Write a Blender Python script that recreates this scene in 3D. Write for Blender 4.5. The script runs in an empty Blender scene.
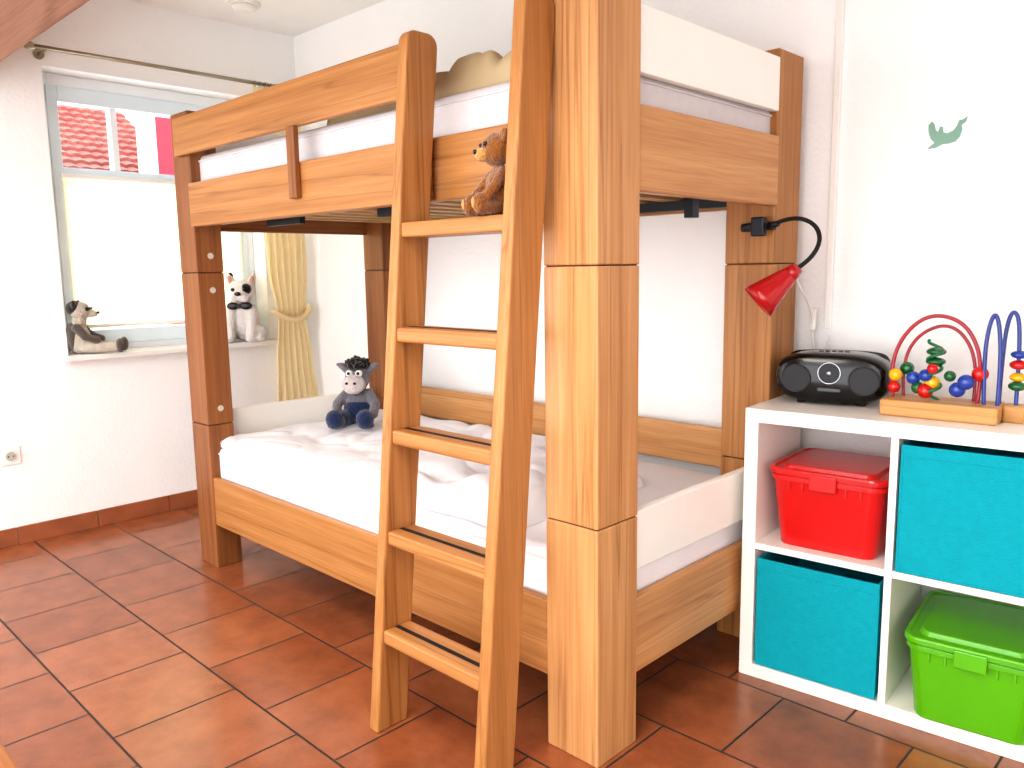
import bpy, bmesh, random
from math import *
from mathutils import Vector, Matrix, Euler, noise
random.seed(4)
scene=bpy.context.scene
COL=bpy.context.collection

# ------------------------------------------------------------------ materials
def new_mat(name):
    m=bpy.data.materials.new(name); m.use_nodes=True
    nt=m.node_tree; return m,nt,nt.nodes['Principled BSDF']
def srgb(h):
    h=h.lstrip('#'); c=[int(h[i:i+2],16)/255 for i in(0,2,4)]
    return tuple([x/12.92 if x<=.04045 else ((x+.055)/1.055)**2.4 for x in c])+(1,)
def mat(name,col,rough=.5,metal=0,var=0.08,nscale=8,bump=0,bscale=80,spec=.5,sheen=0,coat=0,trans=0):
    m,nt,b=new_mat(name); c=srgb(col)
    b.inputs['Roughness'].default_value=rough; b.inputs['Metallic'].default_value=metal
    b.inputs['Specular IOR Level'].default_value=spec
    if sheen: b.inputs['Sheen Weight'].default_value=sheen
    if coat: b.inputs['Coat Weight'].default_value=coat
    tc=nt.nodes.new('ShaderNodeTexCoord')
    n=nt.nodes.new('ShaderNodeTexNoise'); n.inputs['Scale'].default_value=nscale; n.inputs['Detail'].default_value=4
    nt.links.new(tc.outputs['Object'],n.inputs['Vector'])
    r=nt.nodes.new('ShaderNodeValToRGB'); r.color_ramp.elements[0].position=.3; r.color_ramp.elements[1].position=.7
    r.color_ramp.elements[0].color=tuple(x*(1-var) for x in c[:3])+(1,)
    r.color_ramp.elements[1].color=tuple(min(1,x*(1+var)) for x in c[:3])+(1,)
    nt.links.new(n.outputs['Fac'],r.inputs['Fac']); nt.links.new(r.outputs[0],b.inputs['Base Color'])
    if bump:
        n2=nt.nodes.new('ShaderNodeTexNoise'); n2.inputs['Scale'].default_value=bscale; n2.inputs['Detail'].default_value=3
        nt.links.new(tc.outputs['Object'],n2.inputs['Vector'])
        bp=nt.nodes.new('ShaderNodeBump'); bp.inputs['Strength'].default_value=bump; bp.inputs['Distance'].default_value=.01
        nt.links.new(n2.outputs['Fac'],bp.inputs['Height']); nt.links.new(bp.outputs[0],b.inputs['Normal'])
    if trans:
        tl=nt.nodes.new('ShaderNodeBsdfTranslucent'); tl.inputs[0].default_value=c
        ms=nt.nodes.new('ShaderNodeMixShader'); ms.inputs[0].default_value=trans
        nt.links.new(b.outputs[0],ms.inputs[1]); nt.links.new(tl.outputs[0],ms.inputs[2]); nt.links.new(ms.outputs[0],nt.nodes['Material Output'].inputs[0])
    return m
def wood(name,axis,light,mid,dark,rough=.38,streak=.75,cross=30):
    m,nt,b=new_mat(name); L=nt.links.new; N=nt.nodes.new
    b.inputs['Roughness'].default_value=rough; b.inputs['Specular IOR Level'].default_value=.3
    tc=N('ShaderNodeTexCoord'); oi=N('ShaderNodeObjectInfo')
    mul=N('ShaderNodeMath'); mul.operation='MULTIPLY'; mul.inputs[1].default_value=37
    L(oi.outputs['Random'],mul.inputs[0])
    add=N('ShaderNodeVectorMath'); add.operation='ADD'
    mp=N('ShaderNodeMapping'); s=[cross]*3; s['xyz'.index(axis)]=.7; mp.inputs['Scale'].default_value=s
    L(tc.outputs['Object'],mp.inputs['Vector']); L(mp.outputs[0],add.inputs[0]); L(mul.outputs[0],add.inputs[1])
    n1=N('ShaderNodeTexNoise'); n1.inputs['Scale'].default_value=1.0; n1.inputs['Detail'].default_value=5; n1.inputs['Roughness'].default_value=.62; n1.inputs['Distortion'].default_value=.08
    L(add.outputs[0],n1.inputs['Vector'])
    r1=N('ShaderNodeValToRGB'); e=r1.color_ramp.elements
    e[0].position=.30; e[0].color=srgb(light); e[1].position=.72; e[1].color=srgb(mid)
    L(n1.outputs['Fac'],r1.inputs['Fac'])
    n2=N('ShaderNodeTexNoise'); n2.inputs['Scale'].default_value=.42; n2.inputs['Detail'].default_value=4; n2.inputs['Distortion'].default_value=.15
    off=N('ShaderNodeVectorMath'); off.operation='ADD'; off.inputs[1].default_value=(7.3,2.1,4.4)
    L(add.outputs[0],off.inputs[0]); L(off.outputs[0],n2.inputs['Vector'])
    r2=N('ShaderNodeValToRGB'); e=r2.color_ramp.elements
    e[0].position=.488; e[0].color=(0,0,0,1); e[1].position=.535; e[1].color=(0,0,0,1)
    k=e.new(.502); k.color=(1,1,1,1); k=e.new(.515); k.color=(.3,.3,.3,1)
    L(n2.outputs['Fac'],r2.inputs['Fac'])
    sf=N('ShaderNodeMath'); sf.operation='MULTIPLY'; sf.inputs[1].default_value=streak; L(r2.outputs[0],sf.inputs[0])
    mx=N('ShaderNodeMixRGB'); mx.inputs['Color2'].default_value=srgb(dark)
    L(sf.outputs[0],mx.inputs['Fac']); L(r1.outputs[0],mx.inputs['Color1'])
    mp3=N('ShaderNodeMapping'); s=[160,160,160]; s['xyz'.index(axis)]=5; mp3.inputs['Scale'].default_value=s
    L(tc.outputs['Object'],mp3.inputs['Vector'])
    n3=N('ShaderNodeTexNoise'); n3.inputs['Scale'].default_value=1; n3.inputs['Detail'].default_value=2; L(mp3.outputs[0],n3.inputs['Vector'])
    r3=N('ShaderNodeValToRGB'); e=r3.color_ramp.elements; e[0].position=.3; e[0].color=(.84,.80,.77,1); e[1].position=.6; e[1].color=(1.04,1.04,1.04,1)
    L(n3.outputs['Fac'],r3.inputs['Fac'])
    m2=N('ShaderNodeMixRGB'); m2.blend_type='MULTIPLY'; m2.inputs['Fac'].default_value=.7
    L(mx.outputs[0],m2.inputs['Color1']); L(r3.outputs[0],m2.inputs['Color2']); L(m2.outputs[0],b.inputs['Base Color'])
    return m
W={}
for a in 'xyz':  # one bed wood; darker sets have backlit shade put into the colour
    W['L'+a]=wood('beech_light_'+a,a,'#CF9E6C','#B88250','#895A36',streak=.5)
    W['M'+a]=wood('beech_mid_shaded_'+a,a,'#B88350','#9A6635','#6C4022',streak=.5)
    W['D'+a]=wood('beech_dark_'+a,a,'#98633A','#784826','#502B16',streak=.5)
wall_m=mat('plaster_white','#F8F7F5',.9,var=.012,nscale=3,bump=.25,bscale=75,spec=.2)
ceil_m=mat('ceiling_white','#F7F6F3',.9,var=.01,spec=.2)
white_m=mat('white_laminate','#F4F0E8',.35,var=.01)
white_pl=mat('white_plastic','#F0EEE8',.3,var=.01)
frame_m=mat('window_frame_white','#F1F6F8',.35,var=.02)
sill_m=mat('sill_stone','#EDEBE6',.3,var=.03)
cream_m=mat('curtain_cream','#F4E2B8',.85,var=.03,nscale=20,bump=.2,bscale=200,sheen=.2,trans=.35)
sheet_m=mat('white_cotton','#EFEDF0',.9,var=.015,nscale=10,bump=.12,bscale=18,spec=.1,sheen=.1)
matt_m=mat('mattress_ticking','#D0CACA',.9,var=.03,nscale=30,bump=.2,bscale=120,spec=.1)
beige_m=mat('beige_cotton','#C2AC88',.9,var=.05,bump=.15,bscale=25,spec=.1)
black_m=mat('black_plastic','#08080A',.16,var=.1)
blackr_m=mat('black_rubber','#101010',.7,var=.1)
dark_m=mat('dark_steel','#2A2C30',.4,metal=.6)
seam_m=mat('joint_shadow_gap_wood','#3A2012',.8)
chrome_m=mat('chrome','#B8BABD',.22,metal=1,var=.03)
brass_m=mat('rod_nickel','#A39A86',.3,metal=.9)
red_m=mat('red_plastic','#CA0B0F',.28,var=.04,coat=.3)
redl_m=mat('red_enamel','#B00C14',.25,var=.04,coat=.4)
green_m=mat('green_plastic','#58AD06',.28,var=.04,coat=.3)
teal_m=mat('teal_fabric','#079FAE',.8,var=.04,nscale=60,bump=.3,bscale=400,spec=.2)
slat_m=wood('birch_slat','y','#B8966A','#A98350','#80603A',.5,.3)
base_m=wood('toy_base_wood','x','#D2A066','#BE8A4E','#936236',.4,.4)
def plush(name,col,var=.15): return mat(name,col,.95,var=var,nscale=40,bump=.9,bscale=160,spec=.1,sheen=.4)

def tile_mat():
    m,nt,b=new_mat('terracotta_tiles'); L=nt.links.new; N=nt.nodes.new
    tc=N('ShaderNodeTexCoord'); mp=N('ShaderNodeMapping'); mp.inputs['Location'].default_value=(2.38-.165+3.3,-.635+3.3,0)
    L(tc.outputs['Object'],mp.inputs['Vector'])
    br=N('ShaderNodeTexBrick'); br.offset=.5; br.inputs['Scale'].default_value=1; br.inputs['Brick Width'].default_value=.33; br.inputs['Row Height'].default_value=.33
    br.inputs['Mortar Size'].default_value=.0036; br.inputs['Mortar Smooth'].default_value=.25; br.inputs['Bias'].default_value=0
    br.inputs['Color1'].default_value=srgb('#A26240'); br.inputs['Color2'].default_value=srgb('#8F5133'); br.inputs['Mortar'].default_value=srgb('#33241D')
    L(mp.outputs[0],br.inputs['Vector'])
    n=N('ShaderNodeTexNoise'); n.inputs['Scale'].default_value=9; n.inputs['Detail'].default_value=6; n.inputs['Roughness'].default_value=.65
    L(tc.outputs['Object'],n.inputs['Vector'])
    r=N('ShaderNodeValToRGB'); e=r.color_ramp.elements; e[0].position=.3; e[0].color=(.68,.65,.63,1); e[1].position=.7; e[1].color=(1.15,1.15,1.13,1)
    L(n.outputs['Fac'],r.inputs['Fac'])
    mx=N('ShaderNodeMixRGB'); mx.blend_type='MULTIPLY'; mx.inputs['Fac'].default_value=.9
    L(br.outputs['Color'],mx.inputs['Color1']); L(r.outputs[0],mx.inputs['Color2']); L(mx.outputs[0],b.inputs['Base Color'])
    rr=N('ShaderNodeMapRange'); rr.inputs['To Min'].default_value=.26; rr.inputs['To Max'].default_value=.8; L(br.outputs['Fac'],rr.inputs['Value']); L(rr.outputs[0],b.inputs['Roughness'])
    b.inputs['Specular IOR Level'].default_value=.7
    inv=N('ShaderNodeMath'); inv.operation='SUBTRACT'; inv.inputs[0].default_value=1; L(br.outputs['Fac'],inv.inputs[1])
    ad=N('ShaderNodeMath'); ad.operation='MULTIPLY_ADD'; L(n.outputs['Fac'],ad.inputs[0]); ad.inputs[1].default_value=.15; L(inv.outputs[0],ad.inputs[2])
    bp=N('ShaderNodeBump'); bp.inputs['Strength'].default_value=.3; bp.inputs['Distance'].default_value=.004; L(ad.outputs[0],bp.inputs['Height']); L(bp.outputs[0],b.inputs['Normal'])
    return m
tile_m=tile_mat()
base_tile_m=mat('terracotta_skirting','#9C5C3C',.4,var=.15,nscale=9)

# ------------------------------------------------------------------ mesh helpers
def root(name,loc=(0,0,0),rz=0,sc=1):
    e=bpy.data.objects.new(name,None); e.empty_display_size=.1
    e.location=loc; e.rotation_euler=(0,0,rz); e.scale=(sc,sc,sc); COL.objects.link(e)
    e['M']=[v for row in (Matrix.Translation(loc)@Matrix.Rotation(rz,4,'Z')@Matrix.Scale(sc,4)) for v in row]
    return e
def rmat(e): 
    v=list(e['M']); return Matrix([v[0:4],v[4:8],v[8:12],v[12:16]])
def attach(o,parent,local=False):
    COL.objects.link(o)
    if parent is not None:
        o.parent=parent
        if not local: o.matrix_parent_inverse=rmat(parent).inverted()
    return o
def finish(name,bm,mats,parent=None,loc=(0,0,0),smooth=False,local=False,rot=(0,0,0)):
    me=bpy.data.meshes.new(name); bmesh.ops.recalc_face_normals(bm,faces=bm.faces); bm.to_mesh(me); bm.free()
    for m in (mats if isinstance(mats,(list,tuple)) else [mats]): me.materials.append(m)
    if smooth:
        for p in me.polygons: p.use_smooth=True
    o=bpy.data.objects.new(name,me); o.location=loc; o.rotation_euler=rot
    return attach(o,parent,local)
def addmod_bevel(o,w,seg=2):
    md=o.modifiers.new('b','BEVEL'); md.width=w; md.segments=seg; md.limit_method='ANGLE'; md.angle_limit=radians(35)
    return o
def box(name,x0,x1,y0,y1,z0,z1,m,parent=None,bev=.003,local=False,seg=2,rot=(0,0,0)):
    bm=bmesh.new(); bmesh.ops.create_cube(bm,size=1)
    bmesh.ops.scale(bm,vec=(abs(x1-x0),abs(y1-y0),abs(z1-z0)),verts=bm.verts)
    o=finish(name,bm,m,parent,((x0+x1)/2,(y0+y1)/2,(z0+z1)/2),local=local,rot=rot)
    if bev: addmod_bevel(o,bev,seg)
    return o
def boxes(name,lst,m,parent=None,bev=0,local=False):
    bm=bmesh.new()
    for (x0,x1,y0,y1,z0,z1) in lst:
        bmesh.ops.create_cube(bm,size=1,matrix=Matrix.Translation(((x0+x1)/2,(y0+y1)/2,(z0+z1)/2))@Matrix.Diagonal((x1-x0,y1-y0,z1-z0,1)))
    o=finish(name,bm,m,parent,local=local)
    if bev: addmod_bevel(o,bev)
    return o
def prism(name,pts,axis,a0,a1,m,parent=None,bev=0,local=False,smooth=False):
    bm=bmesh.new(); cx=sum(p[0] for p in pts)/len(pts); cy=sum(p[1] for p in pts)/len(pts); ca=(a0+a1)/2
    def mk(p,a):
        p=(p[0]-cx,p[1]-cy); a-=ca
        return {'x':(a,p[0],p[1]),'y':(p[0],a,p[1]),'z':(p[0],p[1],a)}[axis]
    A=[bm.verts.new(mk(p,a0)) for p in pts]; B=[bm.verts.new(mk(p,a1)) for p in pts]
    bm.faces.new(A); bm.faces.new(B[::-1]); n=len(pts)
    for i in range(n): bm.faces.new((A[i],B[i],B[(i+1)%n],A[(i+1)%n]))
    loc={'x':(ca,cx,cy),'y':(cx,ca,cy),'z':(cx,cy,ca)}[axis]
    o=finish(name,bm,m,parent,loc,local=local,smooth=smooth)
    if bev: addmod_bevel(o,bev)
    return o
def cyl(name,p0,p1,r0,r1,m,parent=None,local=False,seg=32,smooth=True,caps=True,bev=0):
    p0=Vector(p0);p1=Vector(p1); d=p1-p0; bm=bmesh.new()
    bmesh.ops.create_cone(bm,cap_ends=caps,segments=seg,radius1=r0,radius2=r1,depth=d.length)
    q=d.to_track_quat('Z','Y'); 
    o=finish(name,bm,m,parent,(p0+p1)/2,local=local,rot=q.to_euler())
    if smooth:
        for p in o.data.polygons: p.use_smooth=len(p.vertices)==4
    if bev: addmod_bevel(o,bev)
    return o
def tube(name,pts,r,m,parent=None,local=False,cyclic=False,res=6):
    cu=bpy.data.curves.new(name,'CURVE'); cu.dimensions='3D'; cu.bevel_depth=r; cu.bevel_resolution=4; cu.resolution_u=12; cu.use_fill_caps=True
    s=cu.splines.new('NURBS'); s.points.add(len(pts)-1)
    for i,p in enumerate(pts): s.points[i].co=(*p,1)
    s.order_u=4; s.use_endpoint_u=not cyclic; s.use_cyclic_u=cyclic
    cu.materials.append(m); o=bpy.data.objects.new(name,cu); return attach(o,parent,local)
def ball(name,c,r,m,parent=None,local=False,rot=(0,0,0),sub=3):
    bm=bmesh.new(); bmesh.ops.create_icosphere(bm,subdivisions=sub,radius=1)
    r=(r,r,r) if not hasattr(r,'__len__') else r
    bmesh.ops.scale(bm,vec=r,verts=bm.verts)
    return finish(name,bm,m,parent,c,smooth=True,local=local,rot=rot)
def balls(name,lst,m,parent=None,local=False):
    bm=bmesh.new()
    for c,r in lst:
        r=(r,r,r) if not hasattr(r,'__len__') else r
        bmesh.ops.create_icosphere(bm,subdivisions=3,radius=1,matrix=Matrix.Translation(c)@Matrix.Diagonal((*r,1)))
    return finish(name,bm,m,parent,smooth=True,local=local)
def blob(name,parts,m,parent,vox=.004,sm=6,fur=.0):
    """continuous sewn-plush surface: ellipsoids and tapered limbs fused by voxel remesh (local coords)"""
    bm=bmesh.new()
    for p in parts:
        if p[0]=='e':
            c,r=p[1],p[2]; rot=p[3] if len(p)>3 else (0,0,0)
            bmesh.ops.create_icosphere(bm,subdivisions=3,radius=1,matrix=Matrix.Translation(c)@Euler(rot).to_matrix().to_4x4()@Matrix.Diagonal((*r,1)))
        else:
            pts=p[1]
            for (a,ra),(b,rb) in zip(pts[:-1],pts[1:]):
                a=Vector(a);b=Vector(b); n=max(3,int((b-a).length/(min(ra,rb)*.35)))
                for i in range(n+1):
                    t=i/n; bmesh.ops.create_icosphere(bm,subdivisions=2,radius=ra+(rb-ra)*t,matrix=Matrix.Translation(a.lerp(b,t)))
    o=finish(name,bm,m,parent,local=True,smooth=True)
    md=o.modifiers.new('r','REMESH'); md.mode='VOXEL'; md.voxel_size=vox; md.use_smooth_shade=True
    s=o.modifiers.new('s','SMOOTH'); s.factor=.6; s.iterations=sm
    if fur:
        tx=bpy.data.textures.new(name+'_fur','CLOUDS'); tx.noise_scale=.012
        d=o.modifiers.new('d','DISPLACE'); d.texture=tx; d.strength=fur; d.mid_level=.5
    return o
def rrect(sx,sy,r,n=6):
    pts=[]
    for cx,cy,a0 in((sx/2-r,sy/2-r,0),(-sx/2+r,sy/2-r,90),(-sx/2+r,-sy/2+r,180),(sx/2-r,-sy/2+r,270)):
        for i in range(n+1):
            a=radians(a0+90*i/n); pts.append((cx+r*cos(a),cy+r*sin(a)))
    return pts
def loft(name,secs,m,parent,loc,local=True,smooth=False,cap0=True,cap1=True,rot=(0,0,0)):
    bm=bmesh.new(); rings=[]
    for s in secs:
        dx,dy=(s[4],s[5]) if len(s)>4 else (0,0)
        rings.append([bm.verts.new((x+dx,y+dy,s[0])) for x,y in rrect(s[1],s[2],s[3])])
    n=len(rings[0])
    for A,B in zip(rings[:-1],rings[1:]):
        for i in range(n): bm.faces.new((A[i],A[(i+1)%n],B[(i+1)%n],B[i]))
    if cap0: bm.faces.new(rings[0][::-1])
    if cap1: bm.faces.new(rings[-1])
    o=finish(name,bm,m,parent,loc,local=local,rot=rot)
    addmod_bevel(o,.0015,2)
    if smooth:
        for p in o.data.polygons: p.use_smooth=True
    return o

# ------------------------------------------------------------------ camera (solved from the photo's vanishing points)
X=Vector((.71784,.08754,-.69068)); Y=Vector((.69604,-.11154,.70928)); Z=Vector((-.01495,-.9899,-.141))
right=Vector((X.x,Y.x,Z.x)); down=Vector((X.y,Y.y,Z.y)); fwd=Vector((X.z,Y.z,Z.z))
cam=bpy.data.cameras.new('camera'); co=bpy.data.objects.new('camera',cam); COL.objects.link(co)
M=Matrix((( right.x,-down.x,-fwd.x,0),(right.y,-down.y,-fwd.y,0),(right.z,-down.z,-fwd.z,1.16),(0,0,0,1)))
co.matrix_world=M; cam.sensor_width=36; cam.lens=36*800.6/1024; cam.clip_start=.02; scene.camera=co

# ------------------------------------------------------------------ room
XW=-3.925; YW=2.41; CZ=2.40
boxes('floor',[(XW-.3,1.7,-1.4,YW+.3,-.1,0)],tile_m)
box('ceiling',XW-.3,1.7,-1.4,YW+.3,CZ,CZ+.1,ceil_m,bev=0)
box('wall_back',XW-.3,1.7,YW,YW+.2,0,CZ,wall_m,bev=0)
box('wall_right',1.5,1.7,-1.4,YW,0,CZ,wall_m,bev=0)
wy0,wy1,wz0,wz1=1.178,2.172,.79,2.055
boxes('wall_left',[(XW-.25,XW,-1.4,wy0,0,CZ),(XW-.25,XW,wy1,YW,0,CZ),(XW-.25,XW,wy0,wy1,0,wz0),(XW-.25,XW,wy0,wy1,wz1,CZ)],wall_m)
l=[];y=-1.4
while y<YW-.02:
    l.append((XW,XW+.011,y,min(y+.327,YW-.012),0,.078)); y+=.33
boxes('baseboard_left',l,base_tile_m,bev=.002)
l=[];x=XW+.012
while x<1.49:
    l.append((x,min(x+.327,1.5),YW-.011,YW,0,.078)); x+=.33
boxes('baseboard_back',l,base_tile_m,bev=.002)
beam_m=wood('old_beam_wood','x','#BE9884','#9E7462','#7A5444',.8,.4,cross=9)
box('ceiling_beam',XW,1.5,.6,.905,1.93,2.3,beam_m,bev=.02)
box('trim_1',-1.012,-.992,YW-.014,YW,.97,CZ,white_pl,bev=.002)
sd=root('smoke_detector',(-3.60,1.96,CZ))
cyl('base',(0,0,-.015),(0,0,0),.07,.075,white_pl,sd,local=True,bev=.004)
cyl('dome',(0,0,-.038),(0,0,-.015),.04,.062,white_pl,sd,local=True,bev=.006)
so=root('wall_socket',(XW,.911,.395))
box('plate',0,.009,-.04,.04,-.04,.04,white_pl,so,.004,local=True)
cyl('rim',(.009,0,0),(.013,0,0),.026,.025,white_pl,so,local=True)
cyl('well',(.0125,0,0),(.0145,0,0),.020,.020,mat('socket_shadow','#B9B4AA',.5),so,local=True)
boxes('pin_holes',[(.0145,.0155,-.012,-.007,-.003,.003),(.0145,.0155,.007,.012,-.003,.003)],blackr_m,so,local=True)

# window
wn=root('window_1',(XW-.16,(wy0+wy1)/2,wz0))
fx0,fx1=XW-.19,XW-.12
fr=[(fx0,fx1,wy0,wy0+.05,wz0,wz1),(fx0,fx1,wy1-.05,wy1,wz0,wz1),(fx0,fx1,wy0+.05,wy1-.05,wz1-.06,wz1),(fx0,fx1,wy0+.05,wy1-.05,wz0,wz0+.06)]
boxes('outer_frame',fr,frame_m,wn,.004)
sx0,sx1=fx0+.01,fx1+.012
sa=[(sx0,sx1,wy0+.04,wy0+.085,wz0+.05,wz1-.05),(sx0,sx1,wy1-.085,wy1-.04,wz0+.05,wz1-.05),(sx0,sx1,wy0+.085,wy1-.085,wz1-.12,wz1-.05),(sx0,sx1,wy0+.085,wy1-.085,wz0+.05,wz0+.12),
    (sx0,sx1,wy0+.085,wy1-.085,1.60,1.65)]
boxes('sash',sa,mat('sash_blue_white','#E2F0F6',.35,var=.02),wn,.004)
boxes('muntins',[(sx0+.01,sx1-.01,1.485,1.515,1.65,wz1-.12),(sx0+.01,sx1-.01,1.83,1.86,1.65,wz1-.12)],frame_m,wn,.003)
gm,nt,b=new_mat('window_glass'); 
tr=nt.nodes.new('ShaderNodeBsdfTransparent'); gl=nt.nodes.new('ShaderNodeBsdfGlossy'); gl.inputs['Roughness'].default_value=.02
ms=nt.nodes.new('ShaderNodeMixShader'); ms.inputs[0].default_value=.05; nt.links.new(tr.outputs[0],ms.inputs[1]); nt.links.new(gl.outputs[0],ms.inputs[2]); nt.links.new(ms.outputs[0],nt.nodes['Material Output'].inputs[0])
box('glass',sx0+.02,sx0+.024,wy0+.085,wy1-.085,wz0+.12,wz1-.12,gm,wn,0)
bm_,nt,b=new_mat('blind_fabric'); b.inputs['Base Color'].default_value=srgb('#FBEFC8'); b.inputs['Roughness'].default_value=.9
tl=nt.nodes.new('ShaderNodeBsdfTranslucent'); tl.inputs[0].default_value=srgb('#FFF0C4'); ms=nt.nodes.new('ShaderNodeMixShader'); ms.inputs[0].default_value=.58
nt.links.new(b.outputs[0],ms.inputs[1]); nt.links.new(tl.outputs[0],ms.inputs[2]); nt.links.new(ms.outputs[0],nt.nodes['Material Output'].inputs[0])
bl=root('pleated_blind',(sx1,1.675,.95))
bm=bmesh.new(); n=34; prev=None
for i in range(n+1):
    z=.935+(1.605-.935)*i/n; xx=sx1+.004+(.005 if i%2 else 0)
    a=bm.verts.new((xx,wy0+.075,z)); c=bm.verts.new((xx,wy1-.075,z))
    if prev: bm.faces.new((prev[0],prev[1],c,a))
    prev=(a,c)
finish('pleats',bm,bm_,bl)
boxes('rails',[(sx1+.001,sx1+.02,wy0+.07,wy1-.07,.92,.937),(sx1+.001,sx1+.02,wy0+.07,wy1-.07,1.603,1.622)],white_pl,bl,.003)
boxes('window_sill',[(XW-.12,XW+.075,wy0-.03,wy1+.03,wz0-.005,wz0+.022)],sill_m,bev=.006)

# curtain rod and curtain
cr=root('curtain_rod',(XW+.13,1.7,2.10))
rx=XW+.125
cyl('rod',(rx,1.12,2.10),(rx,2.385,2.10),.009,.009,brass_m,cr)
ball('finial',(rx,1.10,2.10),(.016,.024,.016),brass_m,cr)
for i,yy in enumerate((1.17,2.30)):
    cyl('bracket_%d'%i,(XW,yy,2.10),(rx,yy,2.10),.006,.006,brass_m,cr)
    cyl('bracket_plate_%d'%i,(XW,yy,2.10),(XW+.006,yy,2.10),.022,.022,brass_m,cr)
for i in range(9): 
    yy=2.10+.029*i
    tube('ring_%d'%i,[(rx+.015*cos(a),yy,2.096+.015*sin(a)) for a in [k*pi/4 for k in range(8)]],.0018,brass_m,cr,cyclic=True)
def curtain(name,prof,rx,m,nf):
    r=root(name,(rx,2.2,prof[-1][0])); bm=bmesh.new(); nz=60;ns=110; rows=[]
    for i in range(nz+1):
        z=prof[0][0]+(prof[-1][0]-prof[0][0])*i/nz
        for (za,a0,a1,am),(zb,b0,b1,bmm) in zip(prof[:-1],prof[1:]):
            if za>=z>=zb-1e-6:
                t=(za-z)/(za-zb); t=t*t*(3-2*t); y0=a0+(b0-a0)*t; y1=a1+(b1-a1)*t; am_=am+(bmm-am)*t; break
        row=[]
        for j in range(ns+1):
            s=j/ns; ph=2*pi*nf*s+.4*sin(z*4)
            row.append(bm.verts.new((rx+am_*sin(ph)+.006*noise.noise((s*5,z*3,1)),y0+(y1-y0)*s+.004*cos(ph),z)))
        rows.append(row)
    for A,B in zip(rows[:-1],rows[1:]):
        for j in range(ns): bm.faces.new((A[j],A[j+1],B[j+1],B[j]))
    finish('cloth',bm,m,r,smooth=True)
    return r
cv=curtain('curtain',[(2.085,2.08,2.34,.009),(1.75,2.085,2.345,.010),(1.2,2.11,2.34,.010),(.92,2.15,2.32,.008),(.72,2.13,2.345,.010),(.475,2.12,2.37,.012)],rx,cream_m,6)
tube('tieback',[(rx+.022,2.13,.96),(rx+.028,2.22,.905),(rx+.023,2.32,.93),(rx-.0,2.355,1.0),(rx-.022,2.32,.96),(rx-.022,2.2,.93),(rx-.0,2.12,.97)],.014,cream_m,cv,cyclic=True)

# ------------------------------------------------------------------ neighbour house outside the window
def roof_mat():
    m,nt,b=new_mat('clay_roof_tiles'); L=nt.links.new; N=nt.nodes.new
    tc=N('ShaderNodeTexCoord'); br=N('ShaderNodeTexBrick'); br.offset=0; br.inputs['Scale'].default_value=1; br.inputs['Brick Width'].default_value=.13; br.inputs['Row Height'].default_value=.16
    br.inputs['Mortar Size'].default_value=.012; br.inputs['Mortar Smooth'].default_value=.8
    br.inputs['Color1'].default_value=srgb('#9F524A'); br.inputs['Color2'].default_value=srgb('#AA655B'); br.inputs['Mortar'].default_value=srgb('#84524C')
    L(tc.outputs['Object'],br.inputs['Vector']); L(br.outputs[0],b.inputs['Base Color']); b.inputs['Roughness'].default_value=.8
    return m
nb=root('neighbour_house',(-9.5,2.5,0))
rl=atan2(3.25-1.3,3.2)
ex=Vector((0,1,0)); ey=Vector((-cos(rl),0,sin(rl))); ez=ex.cross(ey)
RM=Matrix(((ex.x,ey.x,ez.x),(ex.y,ey.y,ez.y),(ex.z,ey.z,ez.z)))
bm=bmesh.new(); rowsr=[]; NX=240; NR=24
for r_ in range(NR):
    for e_ in (0,1):
        v_=-2.0+4.0*(r_+e_)/NR; zz=.045 if e_==0 else .005
        rowsr.append([bm.verts.new((-4+8*i/NX,v_,zz+.018*abs(sin(pi*i/4)))) for i in range(NX+1)])
for A,B in zip(rowsr[:-1],rowsr[1:]):
    for i in range(NX): bm.faces.new((A[i],A[i+1],B[i+1],B[i]))
finish('roof',bm,roof_mat(),nb,(-9.5,.2,2.28),rot=RM.to_euler())
boxes('facade',[(-10.9,-8.3,-3.3,3.3,-1,1.25)],mat('facade_white','#EFEAE4',.8),nb)
boxes('gable_wall',[(-8.6,-8.5,3.40,3.56,-1,2.9)],mat('gable_white','#D8D4D0',.8),nb)
boxes('red_wall',[(-8.9,-8.5,3.56,4.3,-1,2.9)],mat('facade_crimson','#860F2C',.7),nb)

# ------------------------------------------------------------------ bunk bed
bx0,bx1,by0,by1=-3.129,-1.072,1.368,2.355
px,py=.155,.155; s1,s2,zt=.577,1.167,1.761
bed=root('bunk_bed',(bx0,by0,0))
segs=[(0,s1-.0012),(s1+.0012,s2-.0012),(s2+.0012,zt)]
for nm,x0,y0,wx,wy,k in(('post_front_left',bx0,by0,.145,.105,'D'),('post_front_right',bx1-px,by0,px,py,'L'),('post_back_left',bx0,by1-.12,.145,.12,'D'),('post_back_right',bx1-px-.012,by1-py,px,py,'M')):
    for i,(a,b_) in enumerate(segs):
        box('%s_%d'%(nm,i),x0,x0+wx,y0,y0+wy,a,b_,W[k+'z'],bed,.0035)
    for i,s in enumerate((s1,s2)): box('%s_dowel_%d'%(nm,i),x0+.005,x0+wx-.005,y0+.005,y0+wy-.005,s-.004,s+.004,seam_m,bed,0)  # dark core added inside each joint to stop light showing through
T=.026; px0=.145
box('front_rail_upper',bx0+px0,bx1-px,by0,by0+T,1.337,1.495,W['Mx'],bed,.005)
box('guard_board_upper',bx0+.06,-1.600,by0-.022,by0-.001,1.60,1.738,W['Mx'],bed,.006)
box('guard_lower_overlay',bx0+.16,-1.600,by0-.0215,by0-.001,1.337,1.495,W['Mx'],bed,.005)
box('guard_strut',-2.235,-2.19,by0-.042,by0-.0225,1.385,1.60,W['Dz'],bed,.004)
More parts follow.
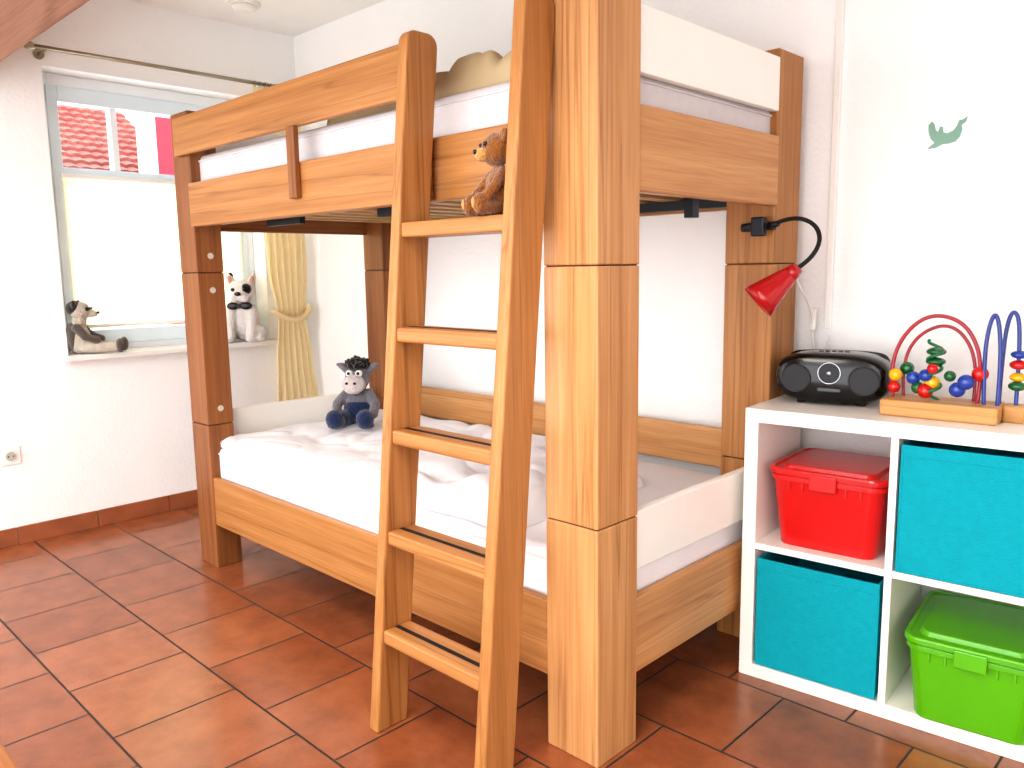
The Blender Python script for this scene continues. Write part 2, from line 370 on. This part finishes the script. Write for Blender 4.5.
box('front_rail_lower',bx0+px0,bx1-px,by0+.004,by0+.004+T,.177,.369,W['Mx'],bed,.004)
box('end_rail_upper',bx1-T-.004,bx1-.004,by0+py,by1-py,1.33,1.522,W['Ly'],bed,.004)
box('end_panel_upper',bx1-T-.006,bx1-.008,by0+py,by1-py,1.59,1.735,white_m,bed,.003)
box('end_rail_lower',bx1-T-.004,bx1-.004,by0+py,by1-py,.177,.369,W['Ly'],bed,.004)
box('end_panel_lower',bx1-T-.006,bx1-.008,by0+py,by1-py,.438,.584,white_m,bed,.003)
box('end_rail_upper_l',bx0+.004,bx0+.004+T,by0+.105,by1-.12,1.33,1.522,W['Dy'],bed,.004)
box('end_panel_upper_l',bx0+.008,bx0+.006+T,by0+.105,by1-.12,1.59,1.735,white_m,bed,.003)
box('end_rail_lower_l',bx0+.004,bx0+.004+T,by0+.105,by1-.12,.177,.369,W['Dy'],bed,.004)
box('end_panel_lower_l',bx0+.008,bx0+.006+T,by0+.105,by1-.12,.438,.61,white_m,bed,.003)
box('back_rail_upper',bx0+px0,bx1-px,by1-T,by1,1.337,1.495,W['Mx'],bed,.004)
box('back_guard_upper',bx0+px0,bx1-px,by1-T,by1,1.60,1.738,W['Mx'],bed,.004)
box('back_rail_lower',bx0+px0,bx1-px,by1-T,by1,.177,.369,W['Mx'],bed,.004)
box('back_guard_lower',bx0+px0,bx1-px,by1-T,by1,.50,.632,W['Lx'],bed,.004)
for z0,tag in((1.345,'u'),(.20,'l')):
    for i in range(14):
        xx=bx0+.2+i*.128
        box('slat_%s_%d'%(tag,i),xx,xx+.06,by0+.045,by1-.045,z0+.03,z0+.042,slat_m,bed,0)
    boxes('slat_frame_'+tag,[(bx0+.17,bx1-.17,by0+.032,by0+.06,z0,z0+.03),(bx0+.17,bx1-.17,by1-.06,by1-.032,z0,z0+.03)],dark_m if tag=='u' else slat_m,bed)
boxes('brackets',[(bx1-.3,bx1-.2,by0+.06,by0+.075,1.325,1.355)]+[(bx0+.5,bx0+.72,by0+.1,by0+.12,1.325,1.35),(bx0+1.15,bx0+1.35,by0+.1,by0+.12,1.322,1.35),(bx1-.06,bx1-.035,1.80,1.83,1.285,1.345)],dark_m,bed)
capm=mat('cap_grey','#C8BCAE',.4)
for i,z in enumerate((.50,.64,1.10,1.23)):
    c=(bx0+px0,by0+.055,z); cyl('screw_cap_%d'%i,c,(c[0]+.003,c[1],c[2]),.012,.011,capm,bed)

# ------------------------------------------------------------------ ladder
ld=root('bed_ladder',(-1.42,1.1,0))
SL=.098
def rail(name,x0,x1,k):
    f=1.103; w=.097; sl=SL; h=1.735
    pts=[(f,0),(f+w,0)]
    for i in range(7):
        a=radians(90*i/6); pts.append((f+w+sl*(h-.03)-.03+.03*cos(a),h-.03+.03*sin(a)))
    for i in range(7):
        a=radians(90+90*i/6); pts.append((f+sl*(h-.03)+.03+.03*cos(a),h-.03+.03*sin(a)))
    prism(name,pts,'x',x0,x1,W[k],ld,bev=.005)
rail('rail_left',-1.604,-1.569,'Mz'); rail('rail_right',-1.218,-1.183,'Mz')
for i,z in enumerate((.268,.52,.773,1.025,1.278)):
    f=1.106+SL*z
    box('tread_%d'%i,-1.569,-1.218,f,f+.086,z-.036,z,W['Mx'],ld,.006)
    box('grip_%d'%i,-1.562,-1.225,f+.034,f+.046,z-.001,z+.001,blackr_m,ld,0)

# ------------------------------------------------------------------ bedding
def softbox(name,x0,x1,y0,y1,z0,z1,m,r=.03):
    rt=root(name,((x0+x1)/2,(y0+y1)/2,z0))
    o=box('body',x0,x1,y0,y1,z0,z1,m,rt,r,seg=5)
    for p in o.data.polygons: p.use_smooth=True
    for k,z in enumerate((z0+.025,z1-.025)):
        pts=rrect(x1-x0+.004,y1-y0+.004,.035,4); cx=(x0+x1)/2; cy=(y0+y1)/2
        cu=bpy.data.curves.new('piping','CURVE'); cu.dimensions='3D'; cu.bevel_depth=.003
        s=cu.splines.new('POLY'); s.points.add(len(pts)-1); s.use_cyclic_u=True
        for i,p in enumerate(pts): s.points[i].co=(cx+p[0],cy+p[1],z,1)
        cu.materials.append(m); attach(bpy.data.objects.new('piping_%d'%k,cu),rt)
    return rt
softbox('mattress',-3.08,-1.105,1.405,2.32,.243,.485,sheet_m)
softbox('mattress',-3.08,-1.105,1.405,2.32,1.389,1.605,matt_m)
def duvet(name,x0,x1,y0,y1,z,h,m,seed,amp=.012,nx=150,ny=90,wamp=.3):
    rt=root(name,((x0+x1)/2,(y0+y1)/2,z)); bm=bmesh.new(); rows=[]
    for i in range(nx+1):
        row=[]
        for j in range(ny+1):
            s=i/nx;t=j/ny
            d=min(s,1-s)*(x1-x0); e=min(t,1-t)*(y1-y0)
            ed=min(1,(min(d,e)/.05)); ed=sqrt(max(0,1-(1-ed)**2))
            x=x0+(x1-x0)*s; y=y0+(y1-y0)*t
            qx=x+.06*noise.noise((x*3,y*3,seed)); qy=y+.06*noise.noise((x*3+5,y*3,seed))
            w=noise.noise((qx*3.5+seed,qy*4,seed))
            w2=abs(noise.noise((qx*4+qy*3+seed,qy*4-qx*2.5,seed*2)))
            w4=abs(noise.noise((qx*8-qy*5+seed,qy*7+qx*3,seed*3)))
            crease=max(0,1-w2*3.2)**1.4+.35*max(0,1-w4*3)**1.4
            hh=h*ed*(1+wamp*w)-ed*amp*crease
            x+=.014*noise.noise((y*6,seed,3))*(abs(s-.5)*2)**4; y+=.012*noise.noise((x*6,seed,9))*(abs(t-.5)*2)**4
            row.append(bm.verts.new((x,y,z+max(.001,hh))))
        rows.append(row)
    for A,B in zip(rows[:-1],rows[1:]):
        for j in range(ny): bm.faces.new((A[j],B[j],B[j+1],A[j+1]))
    finish('cover',bm,m,rt,smooth=True)
    return rt
duvet('duvet',-3.04,-1.95,1.41,2.30,.485,.045,sheet_m,2.3,amp=.013)
duvet('duvet',-1.97,-1.40,1.42,2.02,.485,.085,sheet_m,7.1,amp=.026,nx=90,wamp=.6)
duvet('blanket',-2.2,-1.2,1.46,2.28,1.605,.105,beige_m,5.5,amp=.022,wamp=.5)

# ------------------------------------------------------------------ cube shelf
SR=radians(4.8)
sh=root('cube_shelf',(-1.055,2.003,0),SR); D=.333
box('top',0,.77,0,D,.737,.775,white_m,sh,.002,local=True)
box('bottom',0,.77,0,D,0,.038,white_m,sh,.002,local=True)
box('side_left',0,.038,0,D,.038,.737,white_m,sh,.002,local=True)
box('side_right',.732,.77,0,D,.038,.737,white_m,sh,.002,local=True)
box('divider_vertical',.376,.394,.001,D-.001,.038,.737,white_m,sh,.001,local=True)
box('divider_left',.038,.376,.001,D-.001,.379,.397,white_m,sh,.001,local=True)
box('divider_right',.394,.732,.001,D-.001,.379,.397,white_m,sh,.001,local=True)
def shelf_pt(x,y,z): return rmat(sh)@Vector((x,y,z))
def fabric_box(name,x0,x1,y0,y1,z0,z1):
    c=shelf_pt((x0+x1)/2,(y0+y1)/2,z0); r=root(name,c,SR); w=(x1-x0)/2; d=(y1-y0)/2; h=z1-z0; t=.006
    boxes('panels',[(-w,w,-d,-d+t,0,h),(-w,w,d-t,d,0,h),(-w,-w+t,-d+t,d-t,0,h),(w-t,w,-d+t,d-t,0,h),(-w+t,w-t,-d+t,d-t,0,t)],teal_m,r,.002,local=True)
    boxes('rim_hem',[(-w-.001,w+.001,-d-.0022,-d,h-.028,h+.001),(-w-.001,w+.001,d,d+.002,h-.028,h+.001)],teal_m,r,.001,local=True)
    boxes('edge_seams',[(-w-.0015,-w+.004,-d-.0015,-d+.001,0,h-.028),(w-.004,w+.0015,-d-.0015,-d+.001,0,h-.028),(-w,w,-d-.0015,-d+.001,0,.005)],teal_m,r,.0008,local=True)
    return r
fabric_box('fabric_storage_box',.046,.366,.006,.32,.040,.352)
fabric_box('fabric_storage_box',.402,.724,.002,.32,.399,.722)
def bin_(name,c,w,d,h,m,rz,lid=True):
    r=root(name,c,rz); 
    loft('tub',[(0,w*.80,d*.80,.03),(.006,w*.82,d*.82,.035),(h*.80,w*.93,d*.93,.035),(h*.80,w*.97,d*.97,.04),(h*.86,w*.97,d*.97,.04),(h*.86,w*.94,d*.94,.035),(h*.90,w*.94,d*.94,.035)],m,r,(0,0,0))
    loft('lid',[(h*.885,w,d,.04),(h*.93,w,d,.04),(h*.95,w*.985,d*.985,.038),(h*.95,w*.93,d*.93,.035),(h*.925,w*.92,d*.92,.034),(h*.925,w*.80,d*.80,.03),(h*.975,w*.77,d*.77,.028)],m,r,(0,0,0))
    boxes('clips',[(-.035,.035,-d/2-.007,-d/2+.01,h*.74,h*.93),(-.035,.035,d/2-.01,d/2+.007,h*.74,h*.93)],m,r,.003,local=True)
    boxes('ribs',[(xx-.003,xx+.003,-d*.475,-d*.45,h*.70,h*.82) for xx in[-w*.3+w*.6*i/5 for i in range(6)]]+[(w*.45,w*.475,yy-.003,yy+.003,h*.70,h*.82) for yy in(-d*.2,0,d*.2)]+[(-w*.475,-w*.45,yy-.003,yy+.003,h*.70,h*.82) for yy in(-d*.2,0,d*.2)],m,r,.001,local=True)
    return r
bin_('plastic_storage_bin',shelf_pt(.213,.160,.397),.310,.30,.232,red_m,SR)
bin_('plastic_storage_bin',shelf_pt(.578,.140,.038),.300,.36,.232,green_m,SR+radians(2))

# ------------------------------------------------------------------ radio
rd=root('portable_radio',(-.915,2.250,.775),radians(14))
bm=bmesh.new(); n=48; secs=[(-.085,.84),(-.078,.94),(-.05,1),(.03,1),(.06,.95),(.075,.8)]; rings=[]
for yy,s in secs:
    ring=[]
    for i in range(n):
        a=2*pi*i/n; ca,sa_=cos(a),sin(a)
        xx=.150*s*copysign(abs(ca)**.68,ca); zz=.070*s*copysign(abs(sa_)**.62,sa_)
        ring.append(bm.verts.new((xx,yy,zz)))
    rings.append(ring)
for A,B in zip(rings[:-1],rings[1:]):
    for i in range(n): bm.faces.new((A[i],A[(i+1)%n],B[(i+1)%n],B[i]))
bm.faces.new(rings[0]); bm.faces.new(rings[-1][::-1])
finish('body',bm,black_m,rd,(0,0,.075),smooth=True,local=True)
grill=mat('speaker_grille','#131315',.5,var=.5,nscale=600)
for s,t in((-1,'l'),(1,'r')):
    cyl('speaker_'+t,(s*.088,-.089,.074),(s*.088,-.078,.074),.036,.042,grill,rd,local=True)
    tube('speaker_ring_'+t,[(s*.088+.04*cos(k*pi/6),-.087,.074+.04*sin(k*pi/6)) for k in range(12)],.0022,black_m,rd,True,True)
cyl('dial',(0,-.095,.092),(0,-.08,.092),.026,.030,dark_m,rd,local=True)
tube('dial_ring',[(.030*cos(k*pi/6),-.092,.092+.030*sin(k*pi/6)) for k in range(12)],.0022,chrome_m,rd,True,True)
ball('dial_hub',(0,-.095,.092),(.007,.004,.007),chrome_m,rd,True)
boxes('display',[(-.03,.03,-.089,-.08,.040,.050)],mat('display_grey','#3A4245',.3),rd,.002,local=True)
boxes('buttons',[(-.04+i*.017,-.028+i*.017,-.02,-.008,.142,.147) for i in range(5)],dark_m,rd,.001,local=True)
boxes('feet',[(-.09,-.07,-.05,.05,0,.012),(.07,.09,-.05,.05,0,.012)],blackr_m,rd,.002,local=True)
tube('handle',[(-.135,.045,.09),(-.135,.06,.125),(-.115,.066,.135),(0,.068,.137),(.115,.066,.135),(.135,.06,.125),(.135,.045,.09)],.006,black_m,rd,True)

# ------------------------------------------------------------------ bead maze
bd=root('bead_maze_toy',(-.612,2.190,.775),radians(4))
box('base',-.135,.130,-.062,.062,0,.042,base_m,bd,.006,local=True)
box('base_step',.130,.178,.0,.055,0,.042,base_m,bd,.005,local=True)
mb=mat('bead_blue','#1B43A0',.25,coat=.4); my=mat('bead_yellow','#E8B415',.25,coat=.4); mr=mat('bead_red','#C81515',.25,coat=.4); mg=mat('bead_green','#0E6232',.25,coat=.4)
wr=mat('wire_red','#A00F26',.3,coat=.3); wb=mat('wire_blue','#183588',.3,coat=.3); wg=mat('wire_green','#0B6A40',.3,coat=.3)
tube('wire_big',[(-.118,0,.03),(-.128,0,.11),(-.118,0,.18),(-.065,0,.25),(-.01,0,.26),(.045,0,.235),(.08,0,.16),(.08,0,.09),(.075,0,.03)],.0048,wr,bd,True)
tube('wire_second',[(-.10,.03,.03),(-.108,.03,.11),(-.095,.03,.18),(-.045,.03,.225),(.01,.03,.235),(.06,.03,.17),(.065,.03,.10),(.062,.03,.03)],.0042,wr,bd,True)
tube('wire_spiral',[(-.022+.018*cos(k*pi/4),-.01+.018*sin(k*pi/4),.035+.0055*k) for k in range(30)],.004,wg,bd,True)
tube('wire_loop_a',[(.092,-.01,.03),(.086,-.01,.15),(.088,-.01,.22),(.103,-.01,.28),(.118,-.01,.22),(.122,-.01,.12),(.120,-.01,.03)],.0048,wb,bd,True)
tube('wire_loop_b',[(.118,.025,.042),(.118,.025,.18),(.126,.025,.265),(.140,.025,.27),(.152,.025,.24),(.154,.025,.12),(.154,.025,.042)],.0048,wb,bd,True)
up=.01; B=.154
lst={mb:[((-.072,0,.085),.017),((.030,0,.062),.019),((.052,-.02,.085),.019),((B,.025,.155),(.019,.019,.010)),((-.040,-.015,.095),.016)],
     my:[((-.115,0,.090),.017),((-.028,0,.075),.019),((B,.025,.10),(.018,.018,.011))],
     mr:[((-.117,0,.058),.016),((-.04,-.012,.055),.019),((.078,0,.105),.019),((B,.025,.130),(.020,.020,.012)),((-.022,-.03,.115),.013)],
     mg:[((-.095,.03,.105),.017),((-.022,.0,.130),(.023,.023,.011)),((-.022,.0,.155),(.023,.023,.011)),((.012,.0,.095),.014),((B,.025,.078),(.020,.020,.012)),((-.06,0,.06),.016)]}
for i,(m_,l) in enumerate(lst.items()): balls('beads_%d'%i,[((c[0],c[1],c[2]+up),r_) for c,r_ in l],m_,bd,True)

# ------------------------------------------------------------------ clip lamp
lp=root('clip_lamp',(-1.10,2.19,1.27))
boxes('clamp',[(-1.16,-1.075,2.172,2.1985,1.262,1.282),(-1.135,-1.095,2.155,2.178,1.245,1.299)],dark_m,lp,.004)
cyl('clamp_screw',(-1.175,2.184,1.272),(-1.15,2.184,1.272),.012,.012,dark_m,lp)
cyl('socket_stub',(-1.085,2.17,1.275),(-1.055,2.168,1.278),.010,.008,dark_m,lp)
tube('gooseneck',[(-1.07,2.168,1.277),(-1.02,2.165,1.295),(-.96,2.16,1.285),(-.925,2.15,1.245),(-.925,2.135,1.20),(-.95,2.115,1.165),(-.975,2.10,1.148)],.006,blackr_m,lp)
a=Vector((-.965,2.105,1.155)); b2=Vector((-1.052,2.045,1.062)); d=(b2-a).normalized()
cyl('lamp_neck',a,a+d*.035,.016,.024,redl_m,lp)
q=d.to_track_quat('Z','Y'); bm=bmesh.new(); n=40; prof=[(.03,.024),(.045,.028),(.075,.036),(.115,.046),(.14,.053),(.139,.050),(.11,.042),(.06,.028)]; rings=[]
for t,r_ in prof: rings.append([bm.verts.new((r_*cos(2*pi*i/n),r_*sin(2*pi*i/n),t)) for i in range(n)])
for A,B_ in zip(rings[:-1],rings[1:]):
    for i in range(n): bm.faces.new((A[i],A[(i+1)%n],B_[(i+1)%n],B_[i]))
finish('shade',bm,redl_m,lp,a,smooth=True,rot=q.to_euler())
ball('bulb',a+d*.095,.020,mat('bulb_white','#F4F0E6',.3),lp)
tube('cord',[(-.975,2.10,1.14),(-.985,2.15,1.11),(-1.0,2.25,1.06),(-1.035,2.37,1.0),(-1.04,2.38,.93),(-1.03,2.385,.89),(-1.0,2.39,.905),(-.99,2.39,.95)],.0025,white_pl,lp)
box('cord_switch',-1.045,-1.027,2.362,2.38,.965,1.03,white_pl,lp,.004)

# ------------------------------------------------------------------ wall decal : seal
seal=[(-.055,.012),(-.056,.030),(-.046,.040),(-.038,.030),(-.034,.014),(-.026,.006),(-.020,.022),(-.012,.020),(-.010,.004),(.004,.000),(.020,.006),(.030,.018),(.036,.034),(.046,.034),(.060,.042),(.056,.028),(.044,.020),(.046,.004),(.040,-.014),(.028,-.026),(.010,-.030),(-.010,-.030),(-.030,-.038),(-.056,-.040),(-.044,-.030),(-.034,-.024),(-.046,-.012),(-.052,.0)]
prism('seal_wall_sticker',[(-.705+p[0]*.82,1.505+p[1]*.9) for p in seal],'y',YW-.0035,YW-.0005,mat('sticker_teal','#84AE9C',.6,var=.08))

# ------------------------------------------------------------------ plush toys (local: -Y forward, z up)
eye_m=mat('toy_eye_black','#0A0A0A',.1); eyew_m=mat('toy_eye_white','#F4F4F0',.3)
def mirror(parts):
    out=[]
    for p in parts:
        out.append(p)
        if p[0]=='e':
            c=p[1]; r3=p[3] if len(p)>3 else (0,0,0); out.append(('e',(-c[0],c[1],c[2]),p[2],(r3[0],-r3[1],-r3[2])))
        else: out.append(('c',[((-a[0],a[1],a[2]),r_) for a,r_ in p[1]]))
    return out
dk=root('donkey_plush',(-2.78,1.93,.530),radians(38),1.12)
nav=plush('plush_navy','#1E2B4E'); gry=plush('plush_grey','#716C72'); pnk=plush('plush_muzzle','#C9BDBA'); brn=plush('plush_dark_mane','#1C1210',.3)
blob('body',[('e',(0,0,.07),(.052,.045,.068))]+mirror([('c',[((.042,-.005,.115),.02),((.072,-.03,.08),.019),((.070,-.055,.045),.019)]),('c',[((.03,-.02,.03),.03),((.052,-.09,.026),.027)])]),gry,dk)
blob('overalls',[('e',(0,-.004,.058),(.056,.048,.052))]+mirror([('c',[((.03,-.02,.03),.033),((.046,-.07,.028),.031)]),('e',(.056,-.118,.036),(.033,.030,.036)),('e',(.066,-.108,.012),(.022,.022,.012))]),nav,dk)
blob('head',[('e',(0,-.005,.172),(.047,.044,.048)),('c',[((0,0,.13),.03),((0,0,.165),.035)])]+mirror([('c',[((.038,.005,.195),.014),((.060,.01,.215),.014),((.078,.01,.222),.007)])]),gry,dk)
blob('muzzle',[('e',(0,-.052,.155),(.044,.040,.036)),('e',(0,-.060,.142),(.036,.03,.024))],pnk,dk)
blob('mane',[('e',(0,.0,.218),(.040,.036,.022)),('e',(.01,-.028,.220),(.020,.018,.020)),('e',(-.014,-.024,.228),(.020,.018,.020)),('e',(0,.03,.19),(.030,.022,.05)),('e',(.030,.004,.226),(.016,.022,.020)),('e',(-.034,.008,.222),(.016,.022,.020)),('e',(.0,.0,.238),(.022,.022,.016))],brn,dk,fur=.028)
balls('eye_whites',[((.018,-.043,.194),.013),((-.018,-.043,.194),.013)],eyew_m,dk,True)
balls('pupils',[((.018,-.054,.195),.006),((-.018,-.054,.195),.006)],eye_m,dk,True)
balls('nostrils',[((.015,-.090,.163),(.006,.004,.005)),((-.015,-.090,.163),(.006,.004,.005))],brn,dk,True)

zs=wz0+.022
gd=root('grey_dog_plush',(-3.935,1.235,zs),radians(150),1.05)
crm=plush('plush_cream','#BDB2A2'); gbr=plush('plush_greybrown','#5A5048'); drk=plush('plush_charcoal','#262221')
blob('body',[('e',(0,0,.065),(.045,.045,.066)),('c',[((0,.0,.11),.03),((0,-.005,.15),.03)])]+mirror([('c',[((.025,-.03,.03),.027),((.04,-.10,.028),.024),((.045,-.15,.03),.023)])]),crm,gd)
blob('back_and_arms',[('e',(0,.022,.075),(.047,.032,.064))]+mirror([('c',[((.042,-.0,.115),.019),((.055,-.035,.075),.018),((.045,-.075,.06),.018)])]),gbr,gd)
blob('head',[('e',(0,-.01,.185),(.044,.042,.040)),('c',[((0,-.04,.175),.020),((0,-.065,.172),.015)])],crm,gd)
blob('mask_and_ears',[('e',(0,.008,.196),(.044,.036,.034))]+mirror([('e',(.040,.004,.212),(.016,.010,.022),(0,.5,0)),('e',(.020,-.040,.192),(.013,.012,.012))]),drk,gd)
blob('paws',mirror([('e',(.047,-.165,.034),(.024,.018,.032))]),gbr,gd)
balls('eyes',[((.019,-.052,.195),.005),((-.019,-.052,.195),.005),((0,-.081,.176),(.008,.006,.006))],eye_m,gd,True)

wd=root('white_dog_plush',(-3.925,2.03,zs),radians(48),1.05)
wht=plush('plush_white','#E6E0DC',.05); pk=plush('plush_pink','#D9A392'); blk=plush('plush_black','#141211')
blob('body',[('e',(0,.005,.10),(.076,.062,.10)),('c',[((0,0,.16),.05),((0,-.005,.21),.045)])]+mirror([('c',[((.048,-.03,.16),.03),((.053,-.065,.09),.027),((.050,-.08,.03),.027)]),('e',(.070,-.02,.045),(.040,.055,.045)),('e',(.052,-.09,.018),(.026,.034,.018)),('e',(.090,-.06,.018),(.024,.036,.018))]),wht,wd,vox=.005)
blob('head',[('e',(0,-.015,.245),(.068,.057,.058)),('e',(0,-.055,.225),(.044,.03,.030))]+mirror([('c',[((.042,-.0,.28),.024),((.056,.0,.318),.016),((.062,.0,.34),.007)]),('e',(.024,-.07,.215),(.024,.018,.022))]),wht,wd,vox=.005)
blob('ear_lining',mirror([('e',(.052,-.017,.300),(.012,.006,.026),(0,.2,0)),('e',(.05,-.1,.016),(.014,.02,.012))]),pk,wd,vox=.003)
blob('patches',[('e',(.032,-.050,.258),(.026,.020,.028)),('e',(-.056,.002,.318),(.018,.014,.024)),('e',(-.07,.0,.12),(.018,.03,.035))],blk,wd,vox=.003)
balls('eyes',[((.028,-.070,.256),.009),((-.028,-.067,.256),.009),((0,-.088,.236),(.016,.008,.010))],eye_m,wd,True)
blob('bow_tie',[('e',(.032,-.066,.178),(.030,.012,.020)),('e',(-.032,-.066,.178),(.030,.012,.020)),('e',(0,-.070,.178),(.010,.010,.011))],mat('bow_satin','#15131A',.35),wd,vox=.003)

td=root('teddy_bear',(-1.288,1.284,1.2785),radians(-24),1.06)
tan_=plush('plush_tan','#84501F'); tanl=plush('plush_light_tan','#B88644')
blob('body',[('e',(0,.008,.055),(.037,.030,.052))]+mirror([('c',[((.030,0,.085),.013),((.043,-.018,.06),.012),((.036,-.035,.042),.012)]),('c',[((.018,-.012,.018),.018),((.030,-.042,.018),.016)]),('e',(.032,-.052,.024),(.017,.013,.023))]),tan_,td,vox=.003)
blob('head',[('e',(0,.0,.135),(.036,.032,.034))]+mirror([('e',(.032,.006,.162),(.014,.008,.015))]),tan_,td,vox=.003)
blob('muzzle',[('e',(0,-.030,.125),(.020,.017,.015))]+mirror([('e',(.032,-.0645,.026),(.010,.003,.013))]),tanl,td,vox=.0025)
balls('eyes',[((.013,-.029,.145),.0046),((-.013,-.029,.145),.0046),((0,-.047,.130),(.006,.004,.005))],eye_m,td,True)

# low wooden bench by the camera
bn=root('wooden_bench',(-1.6,.1,0))
box('seat',-2.1,-1.0,-.10,.268,.42,.45,W['Dx'],bn,.006)
for i,(x,y) in enumerate(((-2.05,-.06),(-2.05,.19),(-1.09,-.06),(-1.09,.19))): box('leg_%d'%i,x,x+.04,y,y+.04,0,.42,W['Dz'],bn,.003)
boxes('apron',[(-2.03,-1.07,.205,.225,.34,.42),(-2.03,-1.07,-.05,-.03,.34,.42)],W['Dx'],bn)

# ------------------------------------------------------------------ light
w=bpy.data.worlds.new('world'); scene.world=w; w.use_nodes=True
bg=w.node_tree.nodes['Background']; bg.inputs[0].default_value=(.95,.97,1,1); bg.inputs[1].default_value=4.3
def area(name,loc,target,sx,sy,power,col):
    l=bpy.data.lights.new(name,'AREA'); l.shape='RECTANGLE'; l.size=sx; l.size_y=sy; l.energy=power; l.color=col
    o=bpy.data.objects.new(name,l); o.location=loc; o.rotation_euler=(Vector(target)-Vector(loc)).to_track_quat('-Z','Y').to_euler(); COL.objects.link(o)
area('fill_light',(-.8,.1,2.36),(-.8,.1,0),.8,.8,44,(1,.94,.85))  # unseen fill lamp, added to brighten the room
scene.view_settings.view_transform='Standard'
try: scene.view_settings.look='Medium High Contrast'
except Exception: pass
